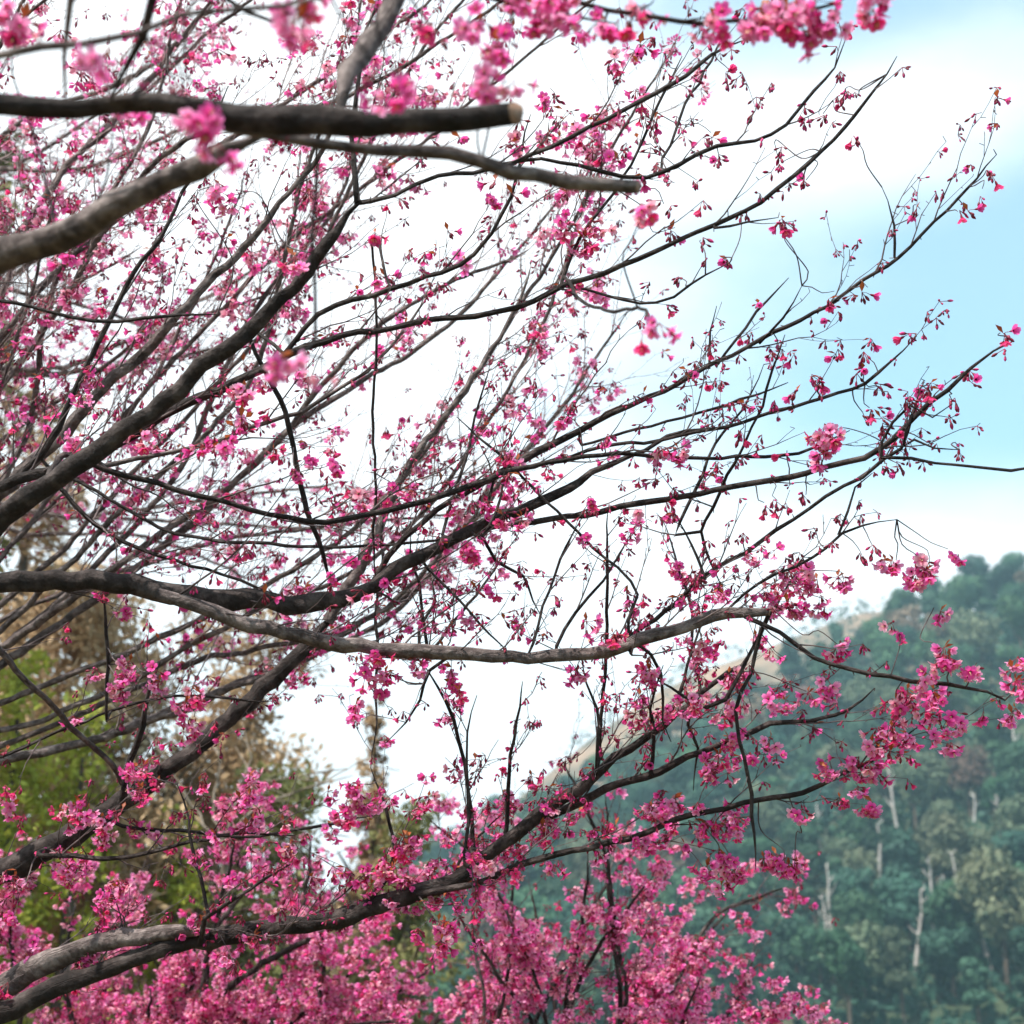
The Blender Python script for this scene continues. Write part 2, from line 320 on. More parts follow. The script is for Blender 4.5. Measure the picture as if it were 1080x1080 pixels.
class Cherry:
    def __init__(s, base, label, q, twigmat, barkmat, fscale=1., fmul=1., prefer='hi'):
        s.root = empty('cherry_tree', base, label, 'tree', None); s.base = np.array(base); s.q = q
        s.tm, s.bm = twigmat, barkmat; s.cl = []; s.LP = []; s.SB = Buf(); s.fs = fscale; s.fm = fmul; s.pref = prefer
    def place(s, p, kind, sc):
        s.cl.append((np.array(p), kind, random.randrange(len(PROTO[kind])), sc*s.fs, random.uniform(0, 6.28), random.uniform(-.25, .25)))
    def stem(s, p):
        """a thin shoot from the nearest bough to a named clump"""
        A = np.concatenate(s.LP); dd = np.linalg.norm(A[:, :3]-p, axis=1); a = A[int(dd.argmin()), :3]; l = dd.min()
        if l < .004: return
        P = smoothpath(np.array([a, a+(p-a)*.4+rng.normal(0, .08*l, 3), a+(p-a)*.75+rng.normal(0, .08*l, 3)+UP*.05*l, p]), .015)
        tube(s.SB, P, np.linspace(.0022, .0012, len(P)), 4, 0)
    def node(s, p, fl, bd):
        """a flowering spur at p"""
        x, y, d = pix(p)
        if not (-80 < x < 1160 and -80 < y < 1160): 
            if random.random() < .5: return
        cz = noise.noise(Vector(p)*(2.6 if s.pref == 'hi' else 1.9))+.5*noise.noise(Vector(p)*6)
        r = random.random(); pf = fl*dens(x, y)*s.fm*min(2.8, max(.05, .9+3.6*cz))
        tipzone = s.pref == 'hi' and x > 690 and y < 560      # the outermost shoots are still in bud
        if r < pf and tipzone: s.place(p, random.choice(['bud', 'bud', 'bud', 'bud', 'budpink']), random.uniform(.95, 1.3))
        elif r < pf: s.place(p, s.pref if random.random() < .8 else ('budpink' if s.pref == 'hi' else 'lo'), random.uniform(.85, 1.15))
        elif r < pf+bd: s.place(p, 'bud' if random.random() < .8 else 'budpink', random.uniform(.8, 1.15))
    def twig(s, buf, p0, dir0, length, r0, level, fl, bd, bias, sides, wander=.22, bare=False):
        n = max(3, int(length/.045)+2) if length > .1 else 3
        P = [np.array(p0)]; d = unit(dir0); st = length/(n-1)
        for i in range(n-1):
            d = unit(d+rng.normal(0, wander, 3)*.6+bias*.10); P.append(P[-1]+d*st*random.uniform(.85, 1.15))
        P = np.array(P); tt = np.linspace(0, 1, n); rad = r0*(1-.75*tt); rad = np.maximum(rad, .0008)
        tube(buf, P, rad, sides if level < 2 else max(3, sides-1), 0)
        for i in range(1, n):
            if level >= 1 and random.random() < (.75 if level == 2 else .5):
                o = unit(rng.normal(0, 1, 3)+bias*.6); l = random.uniform(.006, .02)
                e = P[i]+o*l
                tube(buf, [P[i], e], [max(.0012, rad[i]*.7), .0011], 3, 0)
                s.node(e, fl, bd)
        if level >= 1: s.node(P[-1], fl*1.3, bd*1.8)
        return P, rad
    def limb(s, pts, density=1., clen=.55, fl=1., bd=.3, sides=None, bias=(.35, .55, 0), spread=1., material=None, cut=False, name='branch', depth=2, start=0., thin=None):
        """pts rows: px,py,width px,depth m -> branch part with its twigs as a sub-part"""
        W = []
        for x, y, wd, d in pts:
            if x is None: W.append(list(y)+[wd]); continue
            W.append(list(at(x, y, d))+[wd*(.86 if wd >= 10 else .8 if (fl or bd) and wd >= 4 else 1)/2/F*d])
        if s.LP and pts[0][0] is not None and pts[0][2] < 12:
            A = np.concatenate(s.LP); dd = np.linalg.norm(A[:, :3]-np.array(W[0][:3]), axis=1); k = int(dd.argmin())
            if .002 < dd[k] < .45 and pts[0][0] is not None: W.insert(0, list(A[k, :3])+[min(W[0][3], A[k, 3])])
        step = .04
        Q = smoothpath(W, step); P, rad = Q[:, :3].copy(), np.maximum(Q[:, 3], .0012)
        big = rad.max()
        if not cut:
            cl_ = np.linalg.norm(P-P[-1], axis=1); rad = np.where(cl_ < .12, np.maximum(rad*(.3+.7*cl_/.12), .0011), rad)
        sl = np.concatenate([[0], np.cumsum(np.linalg.norm(np.diff(P, axis=0), axis=1))]); so = random.uniform(0, 99)
        am = .012 if big < .02 else .010
        P = P+np.array([noise.noise_vector(Vector((l*6+so, so, .3)))*am*min(1, l*8)+noise.noise_vector(Vector((l*17+so, 7, .3)))*am*.35*min(1, l*8) for l in sl])
        if big < .02: P[1:-1] += rng.normal(0, .0012+.03*big, (len(P)-2, 3))
        else: P[1:-1] += rng.normal(0, .0035, (len(P)-2, 3))
        sd = sides or (14 if big > .025 else 10 if big > .012 else 7 if big > .006 else 5)
        b = Buf(); tube(b, P, rad, sd, 0, cap=True, capm=1 if cut else None, knob=.28 if big > .012 else .16, seed=random.uniform(0, 99))
        br = b.build(name, [material or s.bm, M['cut']], s.root, s.base)
        rad = rad.copy(); rad[:4] *= np.array([1.45, 1.28, 1.14, 1.05])[:len(rad[:4])]
        s.LP.append(np.column_stack([P, rad]))
        B = np.array(bias); bvec = RIGHT*B[0]+UP*B[1]+FWD*B[2]
        tb = Buf(); sep = []; allb = tb; L_ = 0; nxt = random.uniform(0, .1)
        seg = np.linalg.norm(np.diff(P, axis=0), axis=1); tot = seg.sum()
        for i in range(1, len(P)-1):
            L_ += seg[i-1]
            if L_ < nxt or L_/tot < start: continue
            nxt = L_+random.uniform(.05, .13)/max(density, .05)
            if not inview(P[i], 260): continue
            t = unit(P[i+1]-P[i-1]); fr = L_/tot
            pr = unit(np.cross(t, rng.normal(0, 1, 3))); pr = unit(pr+bvec*.7)
            a = random.uniform(.35, .95)*spread
            d0 = unit(t*math.cos(a)+pr*math.sin(a)+bvec*.25)
            ln = clen*random.uniform(.35, 1.25)*(1-.45*fr)
            r1 = min(rad[i]*.55, .0016+ln*.0042)
            tb = Buf(); sep.append((ln/max(1, pix(P[i])[2])*(1 if inview(P[i], 0) else .1), tb))
            P1, R1 = s.twig(tb, P[i], d0, ln, r1, 1, fl, bd, bvec, s.q)
            if depth >= 2:
                for j in range(1, len(P1)-1):
                    if random.random() < (.68 if s.pref == 'hi' else .5)*min(density+.1, 1.3):
                        t1 = unit(P1[j+1]-P1[j-1]); pr1 = unit(np.cross(t1, rng.normal(0, 1, 3))+bvec*.4)
                        a1 = random.uniform(.4, 1.0); l2 = clen*random.uniform(.12, .42)
                        P2, R2 = s.twig(tb, P1[j], unit(t1*math.cos(a1)+pr1*math.sin(a1)), l2, max(.0012, R1[j]*.6), 2, fl, bd, bvec, s.q)
                        if depth >= 3:
                            for m_ in range(1, len(P2)-1):
                                if random.random() < .4:
                                    s.twig(tb, P2[m_], unit(unit(P2[m_+1]-P2[m_])+rng.normal(0, .6, 3)), l2*.5, .0012, 2, fl, bd, bvec, 3)
        # short flowering spurs directly on slender limbs
        tb = allb; sep.sort(key=lambda z: -z[0]); keep = 2 if s.pref == 'hi' else 0
        for k_, (sc_, b_) in enumerate(sep):
            if k_ < keep: b_.build('twig', [s.tm], br, s.base)
            else:
                for v_, u_, t_ in zip([np.concatenate(b_.v)], [np.concatenate(b_.uv)], [np.concatenate(b_.t)]): tb.add(v_, b_.f, b_.m, t_, u_)
        if big < .02 and (fl or bd):
            for i in range(1, len(P)):
                if random.random() < .33*min(1, density+.3) and rad[i] < .009 and i/len(P) > start:
                    o = unit(rng.normal(0, 1, 3)); e = P[i]+o*(rad[i]+random.uniform(.006, .022))
                    tube(tb, [P[i], e], [.0018, .0013], 3, 0); s.node(e, fl*.9, bd)
        if tb.n: tb.build('twigs', [s.tm], br, s.base)['kind'] = 'stuff'
        return P, rad
    def finish(s, cap=100):
        """the largest clusters in view are parts, the rest one part"""
        if s.SB.n: s.SB.build('shoots', [s.tm], s.root, s.base)['kind'] = 'stuff'
        def score(c):
            x, y, d = pix(c[0])
            if not (0 < x < 1080 and 0 < y < 1080): return -1
            return c[3]/d*(1 if c[1] in ('hi', 'lo') else .6)
        s.cl.sort(key=score, reverse=True)
        fl = [c for c in s.cl if c[1] in ('hi', 'lo')]; bu = [c for c in s.cl if c[1] not in ('hi', 'lo')]
        rest = []
        for lst, nm, rn in ((fl, 'blossom_cluster', 'blossoms'), (bu, 'bud_cluster', 'buds')):
            for c in lst[:cap]:
                o = bpy.data.objects.new(nm, PROTO[c[1]][c[2]]); COL.objects.link(o); o.parent = s.root
                o.location = c[0]-s.base; o.rotation_euler = (c[5], c[5]*.7, c[4]); o.scale = (c[3],)*3
            if len(lst) > cap:
                b = Buf()
                for c in lst[cap:]:
                    v, f, m, t = PARR[c[1]][c[2]]; ca, sa = math.cos(c[4]), math.sin(c[4])
                    rz = np.array([[ca, -sa, 0], [sa, ca, 0], [0, 0, 1]]) @ rotm((1, 0, 0), c[5])
                    tv = np.clip(t*random.uniform(.82, 1.12), 0, 1)
                    b.add((rz @ v.T).T*c[3]+c[0], f, m, tint=tv)
                o = b.build(rn, BM, s.root, s.base); o['kind'] = 'stuff'
def D(pts, d0, d1):
    n = len(pts)-1; return [(x, y, w_, d0+(d1-d0)*i/max(n, 1)) for i, (x, y, w_) in enumerate(pts)]
def Wp(p, r): return (None, p, r, 0)      # a world point with radius in a limb path

# ---- main tree, in focus
tM = (-2.95, 3.9, 0)
MT = Cherry(tM, 'large in-focus cherry tree whose long dark boughs cross the middle from the left edge', 5, M['twig'], M['bark'], 1.0, .62, 'hi')
def trunk(tree, pts, name='trunk', material=None):
    Q = smoothpath(np.array(pts, float), .08); P = Q[:, :3]; b = Buf()
    tube(b, P, Q[:, 3], 20, 0, cap=True, knob=.16, seed=random.uniform(0, 9)); return b.build(name, [material or tree.bm], tree.root, tree.base)
trunk(MT, [(-2.95, 3.9, -.1, .21), (-2.93, 3.9, .15, .165), (-2.88, 3.92, .7, .145), (-2.80, 3.95, 1.25, .14), (-2.72, 3.98, 1.6, .12)])
K1 = (-2.76, 3.96, 1.45); K0 = (-2.84, 3.93, 1.0)
J = [  # name-less limbs: points, depths, options
 (dict(density=.35, clen=.5, fl=.8), [Wp(K1, .07), (-220, 760, 34, 3.6)]+D([(-90, 625, 30), (0, 548, 27), (60, 505, 25), (130, 455, 23), (200, 400, 21), (260, 350, 19), (320, 288, 15), (355, 245, 14), (380, 214, 12)], 3.4, 3.3)),
 (dict(density=.4, clen=.5, bias=(.3, .6, 0)), [Wp(K1, .06), (-230, 690, 28, 3.7)]+D([(-80, 612, 25), (0, 614, 24), (60, 611, 26), (120, 614, 25), (200, 628, 26), (280, 636, 24), (340, 637, 21), (380, 628, 19), (414, 603, 18), (462, 577, 16), (518, 551, 14), (562, 533, 13), (599, 514, 11), (626, 499, 9), (665, 480, 6), (705, 462, 5), (745, 452, 4), (790, 446, 3)], 3.6, 4.0)),
 (dict(density=1.0, clen=.42, cut=True, bias=(.2, .8, 0), material='bark_grey'), D([(165, 626, 16), (200, 640, 17), (245, 655, 18), (300, 666, 18), (340, 677, 19), (400, 685, 18), (460, 690, 17), (520, 692, 17), (580, 692, 16), (640, 684, 16), (690, 672, 15), (740, 656, 15), (770, 648, 14), (814, 645, 9)], 3.62, 3.75)),
 (dict(density=.5, clen=.18, fl=1.2), D([(786, 650, 7), (820, 668, 6), (860, 690, 6), (900, 705, 6), (960, 717, 6), (1020, 727, 6), (1058, 738, 8)], 3.74, 3.6)),
 (dict(density=.8, clen=.55), [Wp(K0, .09), (-160, 1160, 44, 4.0)]+D([(-60, 1105, 34), (0, 1070, 28), (60, 1042, 24), (120, 1020, 22), (190, 998, 22), (250, 983, 22), (310, 975, 22), (370, 965, 24), (430, 945, 22), (480, 925, 19), (530, 890, 17), (570, 860, 16), (610, 835, 14), (650, 800, 11), (700, 765, 9), (745, 728, 7), (780, 700, 5), (802, 672, 4)], 4.0, 4.3)),
 (dict(density=.6, clen=.35, material='bark_grey'), [(-60, 1100, 30, 4.03)]+D([(0, 1042, 30), (70, 1008, 26), (130, 990, 22), (200, 984, 16), (235, 984, 10)], 4.1, 4.04)),
 (dict(density=.9, clen=.45, fl=1.3), D([(560, 868, 11), (610, 846, 11), (650, 826, 10), (680, 817, 10), (724, 798, 9), (772, 780, 8), (810, 765, 7), (854, 760, 6), (895, 747, 5), (922, 724, 4)], 4.22, 4.2)),
 (dict(density=1., clen=.4, fl=1.5), D([(440, 945, 9), (480, 937, 9), (525, 922, 9), (570, 906, 9), (621, 895, 8), (662, 884, 8), (700, 872, 8), (733, 861, 8), (784, 847, 7), (847, 837, 7), (887, 817, 6), (921, 802, 5), (947, 784, 4), (969, 765, 4)], 4.1, 3.9)),
 (dict(density=.9, clen=.4, fl=1.2), [Wp(K0, .08), (-180, 1020, 34, 4.4)]+D([(-60, 950, 32), (0, 922, 30), (40, 902, 30), (90, 872, 28), (130, 845, 25), (170, 815, 22), (200, 795, 21), (240, 760, 20), (280, 722, 20), (320, 685, 18), (350, 650, 16)], 4.5, 4.7)),
 (dict(density=.9, clen=.5, material='bark_grey'), D([(345, 656, 15), (372, 610, 14), (398, 560, 12), (420, 510, 10), (450, 465, 9), (490, 410, 8), (520, 365, 6), (545, 320, 5), (560, 280, 4)], 4.7, 4.9)),
 (dict(density=.6, clen=.3, fl=1.3), D([(128, 846, 10), (138, 800, 9), (150, 765, 8), (158, 730, 6), (170, 700, 4)], 4.5, 4.4)),
 (dict(density=.25, clen=.3, material='bark_grey'), D([(-80, 600, 10), (-30, 650, 9), (0, 687, 9), (48, 735, 8), (81, 776, 8), (118, 808, 8), (135, 835, 9)], 3.9, 4.5)),
 (dict(density=.7, clen=.45), D([(70, 480, 9), (111, 495, 8), (185, 516, 8), (244, 532, 7), (285, 544, 7), (344, 552, 8), (388, 543, 8), (432, 532, 8), (495, 514, 9), (532, 499, 8), (562, 491, 7), (614, 482, 6), (673, 482, 6), (743, 484, 5), (820, 482, 5), (858, 473, 4), (895, 455, 4)], 3.6, 4.0)),
 (dict(density=.8, clen=.5), D([(388, 622, 9), (410, 585, 9), (429, 566, 8), (462, 540, 8), (505, 514, 9), (547, 488, 10), (570, 473, 10), (614, 452, 9), (647, 436, 8), (684, 418, 7), (728, 399, 6), (784, 370, 6), (828, 344, 6), (873, 322, 5), (910, 296, 5), (947, 270, 5), (973, 248, 4), (998, 222, 4), (1021, 200, 3), (1050, 165, 3)], 4.0, 4.0)),
 (dict(density=.4, clen=.3, fl=.8, bd=.4), D([(505, 560, 9), (547, 553, 8), (614, 542, 8), (673, 529, 8), (754, 518, 8), (813, 508, 8), (865, 495, 8), (910, 484, 8), (939, 466, 7), (961, 444, 7), (998, 414, 6), (1024, 388, 5), (1047, 370, 5), (1068, 361, 5)], 3.9, 3.7)),
 (dict(density=.12, clen=.1, fl=.2), D([(930, 482, 5), (960, 483, 5), (987, 488, 4), (1032, 490, 4), (1065, 494, 5), (1110, 488, 5)], 3.7, 3.6)),
 (dict(density=.7, clen=.3, bd=.4), D([(640, 690, 6), (702, 644, 6), (743, 610, 6), (784, 584, 6), (817, 558, 6), (839, 545, 5), (873, 525, 5), (910, 503, 5), (935, 484, 5), (954, 474, 5), (965, 436, 5), (972, 408, 4)], 3.9, 3.8)),
 (dict(density=.6, clen=.25, bd=.4), D([(760, 650, 4), (800, 615, 4), (840, 598, 4), (870, 578, 4), (887, 562, 4), (910, 555, 3), (943, 548, 2)], 3.8, 3.8)),
 (dict(density=.2, clen=.15, bd=.3), D([(885, 565, 3), (893, 540, 3), (900, 515, 3), (920, 498, 3)], 3.8, 3.8)),
 (dict(density=.6, clen=.22, bd=.5), D([(560, 493, 5), (620, 475, 5), (680, 466, 5), (735, 455, 5), (802, 440, 5), (865, 421, 5), (910, 403, 5), (939, 381, 4), (965, 355, 3)], 4.0, 3.8)),
 (dict(density=.5, clen=.22, bd=.5), D([(614, 470, 4), (660, 458, 4), (720, 440, 4), (780, 424, 4), (830, 405, 3)], 4.1, 4.1)),
 (dict(density=.2, clen=.12, bd=.5), D([(775, 488, 3), (792, 455, 3), (803, 432, 3), (812, 390, 3), (826, 352, 3)], 4., 3.9)),
 (dict(density=.45, clen=.4, bd=.35), D([(0, 515, 14), (40, 500, 13), (100, 480, 12), (174, 440, 12), (230, 410, 11), (278, 388, 10), (340, 360, 9), (414, 345, 8), (503, 335, 8), (562, 318, 8), (599, 300, 8), (636, 287, 7), (673, 272, 7), (720, 252, 6), (754, 238, 6), (802, 211, 6), (836, 185, 6), (880, 144, 5), (902, 118, 5), (921, 93, 4), (945, 60, 3)], 3.7, 3.6)),
 (dict(density=.6, clen=.4), D([(300, 375, 7), (322, 348, 7), (355, 324, 7), (395, 311, 7), (466, 289, 6), (499, 267, 6), (518, 244, 5), (536, 207, 5), (548, 178, 4), (560, 120, 3)], 3.7, 3.6)),
 (dict(density=.6, clen=.35), D([(374, 215, 7), (414, 204, 6), (462, 189, 6), (514, 178, 6), (562, 163, 6), (607, 144, 6), (655, 118, 6), (721, 81, 6), (752, 58, 5), (790, 40, 4)], 3.3, 3.5)),
 (dict(density=.6, clen=.3, bd=.5), D([(514, 176, 5), (570, 168, 5), (629, 181, 6), (680, 185, 6), (717, 174, 6), (754, 155, 6), (791, 148, 5), (828, 130, 5), (858, 96, 5), (880, 70, 4), (892, 42, 3)], 3.4, 3.5)),
 (dict(density=.3, clen=.3), D([(378, 214, 9), (376, 190, 8), (373, 165, 7), (371, 120, 6), (378, 70, 5), (392, 20, 4)], 3.3, 3.4)),
 (dict(density=.3, clen=.3), D([(-60, 300, 5), (0, 315, 5), (50, 330, 5), (100, 338, 5), (150, 337, 5), (230, 332, 4)], 3.5, 3.5)),
 (dict(density=.6, clen=.4, material='bark_grey'), D([(110, 490, 7), (144, 482, 7), (204, 470, 6), (259, 451, 6), (315, 433, 6), (360, 405, 5), (400, 380, 4), (460, 300, 3)], 3.8, 4.1)),
 (dict(density=.3, clen=.3), D([(262, 345, 5), (280, 390, 6), (296, 421, 7), (311, 488, 7), (326, 540, 7), (341, 585, 6), (350, 628, 6)], 3.8, 3.9)),
 (dict(density=.2, clen=.2), D([(392, 250, 3), (395, 350, 4), (396, 450, 4), (396, 560, 4), (398, 612, 4)], 3.8, 3.9)),
 (dict(density=.6, clen=.5, material='bark_grey'), [Wp(K1, .05), (-160, 690, 24, 4.2)]+D([(-60, 570, 20), (0, 520, 18), (56, 466, 16), (111, 407, 14), (178, 344, 12), (207, 311, 11), (240, 278, 10), (278, 237, 8), (333, 167, 6), (360, 110, 5), (372, 60, 4)], 4.3, 4.4)),
 (dict(density=.5, clen=.5), D([(20, 505, 9), (55, 466, 9), (74, 421, 8), (111, 347, 7), (140, 290, 6), (175, 235, 5), (215, 160, 4), (240, 90, 4)], 4.0, 4.0)),
 (dict(density=.6, clen=.3), D([(40, 500, 6), (67, 520, 6), (100, 552, 6), (167, 585, 5), (252, 614, 4), (320, 648, 4)], 3.9, 3.9)),
 (dict(density=.5, clen=.3), D([(50, 492, 5), (100, 520, 5), (167, 555, 5), (207, 570, 5), (315, 578, 5), (400, 577, 4), (488, 565, 4), (560, 545, 3)], 4.1, 4.1)),
 (dict(density=1.3, clen=.2), D([(503, 900, 6), (502, 870, 5), (495, 835, 5), (477, 761, 5), (460, 725, 4), (444, 699, 4)], 4.1, 4.0)),
 (dict(density=1.1, clen=.2), D([(629, 815, 6), (633, 760, 5), (637, 690, 5), (640, 600, 4), (640, 540, 3)], 4.2, 4.1)),
 (dict(density=1.3, clen=.2), D([(534, 885, 6), (536, 850, 6), (536, 813, 5), (545, 760, 4), (551, 717, 3)], 4.2, 4.1)),
 (dict(density=1.3, clen=.2), D([(686, 817, 6), (687, 780, 5), (687, 745, 4), (700, 700, 3)], 4.2, 4.1)),
 (dict(density=.6, clen=.25), D([(455, 600, 3), (480, 630, 3), (518, 668, 3), (540, 690, 3)], 3.9, 3.8)),
 (dict(density=.6, clen=.25), D([(558, 690, 4), (575, 640, 3), (600, 577, 3), (620, 540, 2)], 3.8, 3.9)),
 (dict(density=.7, clen=.25, fl=1.2), D([(212, 995, 8), (217, 970, 7), (232, 958, 6), (252, 947, 5), (289, 921, 4), (310, 912, 3)], 4.0, 3.9)),
 (dict(density=.7, clen=.2, fl=1.2), D([(220, 965, 5), (208, 910, 5), (200, 865, 4), (186, 830, 3)], 4.0, 4.1)),
 (dict(density=.8, clen=.3, fl=1.5), D([(380, 960, 6), (410, 925, 6), (417, 900, 5), (405, 850, 4), (390, 810, 3)], 4.1, 4.3)),
 (dict(density=.3, clen=.2, fl=1.0), D([(666, 690, 5), (662, 655, 4), (672, 628, 4), (650, 600, 4), (610, 560, 4), (540, 490, 4), (480, 440, 3)], 3.7, 3.9)),
 (dict(density=.7, clen=.2, bd=.6), D([(722, 625, 5), (745, 610, 5), (738, 590, 4), (722, 560, 4), (713, 545, 5)], 3.8, 3.8)),
 (dict(density=1.1, clen=.15), D([(802, 668, 6), (790, 710, 5), (774, 747, 5), (784, 800, 5), (792, 860, 5), (800, 915, 4)], 3.8, 3.7)),
 (dict(density=.7, clen=.22, fl=1.), D([(745, 745, 6), (765, 735, 6), (790, 690, 5), (810, 655, 4), (840, 600, 3)], 4.0, 4.1)),
 (dict(density=.8, clen=.35, fl=1.5, bias=(.3, .2, 0)), D([(40, 900, 6), (80, 900, 7), (140, 905, 6), (200, 890, 5), (250, 880, 4), (310, 880, 3)], 4.3, 4.2)),
 (dict(density=.4, clen=.35, bias=(.3, .2, 0)), D([(120, 868, 5), (190, 878, 5), (260, 883, 4), (330, 870, 4), (400, 858, 3)], 4.4, 4.4)),
 (dict(density=.3, clen=.3), D([(0, 800, 3), (60, 770, 3), (130, 745, 4), (200, 735, 3), (290, 740, 3)], 4.3, 4.4)),
 (dict(density=.3, clen=.2), D([(112, 760, 4), (113, 700, 5), (112, 650, 5), (110, 620, 5)], 4.3, 4.2)),
 (dict(density=.6, clen=.35), D([(700, 180, 4), (720, 120, 4), (745, 75, 3), (765, 30, 3)], 3.6, 3.8)),
 (dict(density=.7, clen=.35), D([(590, 300, 5), (615, 250, 5), (650, 200, 4), (690, 120, 4), (720, 60, 3)], 3.8, 3.9)),
 (dict(density=.5, clen=.3), D([(600, 303, 4), (640, 312, 4), (690, 318, 3), (745, 290, 3), (770, 280, 2)], 3.8, 3.7)),
 (dict(density=.3, clen=.2, bd=.6), D([(754, 240, 3), (790, 235, 3), (822, 230, 3)], 3.6, 3.5)),
 (dict(density=.5, clen=.12, bd=.2), D([(748, 390, 3), (750, 350, 3), (756, 320, 2)], 4., 4.0)),
 (dict(density=.5, clen=.12, bd=.2), D([(757, 384, 3), (785, 345, 3), (810, 315, 3), (830, 292, 2)], 4., 4.1)),
 (dict(density=.5, clen=.12, bd=.2), D([(800, 362, 3), (825, 335, 3), (848, 302, 2)], 4., 3.9)),
 (dict(density=.2, clen=.1, bd=.2), D([(944, 272, 3), (943, 240, 3), (938, 215, 2), (932, 200, 2)], 4., 4.0)),
 (dict(density=.2, clen=.1, bd=.6), D([(962, 436, 4), (952, 470, 4), (965, 462, 3), (985, 470, 3), (1012, 472, 3)], 3.7, 3.7)),
 (dict(density=.2, clen=.1, bd=.6), D([(930, 466, 4), (960, 430, 4), (985, 440, 3), (1005, 425, 4)], 3.7, 3.6)),
]
for opt, pts in J:
    opt = dict(opt)
    if isinstance(opt.get('material'), str): opt['material'] = M[opt['material']]
    MT.limb(pts, **opt)
# named clumps of the photograph, on short stalks off the limbs
for k in range(19):
    x = random.uniform(380, 800); y = 690 if k % 3 == 0 else max(700, 960-(x-430)*.72)
    if k % 3 == 1: y = 560
    dx = random.uniform(-70, 110); dy = random.uniform(-190, -70) if k % 4 else random.uniform(60, 110); n = 5; d = random.uniform(3.7, 4.4)
    MT.limb([(x+dx*t+random.uniform(-7, 7), y+dy*t+random.uniform(-5, 5), 4.5-2.6*t, d+.1*t) for t in np.linspace(0, 1, n)], density=.9, clen=.24, fl=.85, bd=.3, bias=(.2, .5, 0))
for x, y, d, n in [(640, 495, 3.95, 3), (540, 486, 3.9, 2), (470, 528, 3.8, 3), (690, 712, 3.75, 5), (738, 690, 3.75, 4), (830, 650, 4, 5), (850, 625, 4, 4), (868, 640, 4., 4), (885, 690, 4, 4), (890, 620, 4, 3),
                   (945, 600, 3.8, 4), (965, 612, 3.8, 5), (980, 606, 3.8, 3), (1000, 588, 3.8, 2), (985, 650, 3.8, 1), (945, 672, 3.8, 3), (1000, 700, 3.6, 5), (1030, 708, 3.6, 4), (980, 722, 3.6, 4),
                   (945, 742, 3.8, 4), (965, 752, 3.8, 4), (870, 728, 3.9, 4), (850, 738, 3.9, 3), (1072, 728, 3.5, 5), (915, 795, 3.9, 4), (935, 782, 3.9, 4), (895, 805, 3.9, 3), (870, 812, 3.9, 3), (985, 742, 3.7, 4),
                   (770, 922, 4.1, 6), (825, 918, 4.1, 6), (760, 935, 4.1, 4), (838, 925, 4.1, 4), (878, 465, 3.7, 5), (870, 475, 3.7, 4), (920, 450, 3.7, 3), (830, 484, 3.8, 2), (975, 412, 3.7, 3), (1036, 208, 3.9, 2),
                   (1055, 360, 3.6, 3), (1010, 232, 3.9, 3), (966, 225, 3.9, 2), (880, 316, 3.9, 3), (915, 312, 3.9, 1), (828, 380, 4, 2), (390, 712, 3.9, 5), (410, 718, 3.9, 4), (145, 820, 4.2, 4), (200, 745, 4.2, 5), (205, 765, 4.2, 4),
                   (130, 715, 4.1, 5), (135, 735, 4.1, 4), (165, 720, 4.2, 3), (85, 860, 4.2, 5), (65, 868, 4.2, 4), (375, 840, 4.2, 6), (390, 855, 4.2, 5), (360, 860, 4.2, 5), (125, 938, 4.1, 4), (115, 955, 4.1, 4), (705, 485, 3.9, 4),
                   (585, 235, 3.8, 3), (630, 250, 3.8, 4), (620, 260, 3.8, 3), (225, 205, 3.4, 4), (245, 215, 3.4, 3), (490, 590, 3.9, 3), (500, 580, 3.9, 2), (350, 600, 3.9, 2), (690, 860, 4.1, 4), (745, 810, 4.1, 4)]:
    MT.stem(at(x, y-9, d))
    for k in range(max(1, n-1)):
        o = rng.normal(0, .017, 3)
        hang = n <= 3
        MT.place(at(x, y-9, d)+o, 'budpink' if (hang and x > 780 and y < 520) else 'hi', random.uniform(.9, 1.2))
for x, y in [(891, 94), (897, 100), (903, 148), (820, 164), (824, 172), (828, 198), (822, 232), (828, 238), (767, 275), (739, 253), (718, 293), (750, 140), (735, 190), (767, 80), (965, 353), (915, 376), (907, 388), (926, 408), (1004, 422), (1010, 470),
             (856, 396), (862, 406), (838, 412), (815, 424), (780, 455), (772, 424), (917, 430), (912, 440), (806, 530), (820, 528), (850, 522), (858, 556), (780, 564), (745, 578), (920, 575), (910, 588), (712, 542), (1062, 360), (1022, 396), (972, 405), (980, 412), (968, 418),
             (850, 190), (868, 120), (1040, 180), (700, 215), (712, 240), (930, 450), (945, 488), (935, 492), (1000, 440), (985, 468), (690, 155), (780, 225), (640, 460), (600, 430)]:
    p_ = at(x, y, 3.85 if y < 460 else 3.8); MT.stem(p_)
    for k in range(2): MT.place(p_+rng.normal(0, .008, 3), 'bud' if k == 0 or random.random() < .6 else 'budpink', random.uniform(1.0, 1.4))
MT.finish()

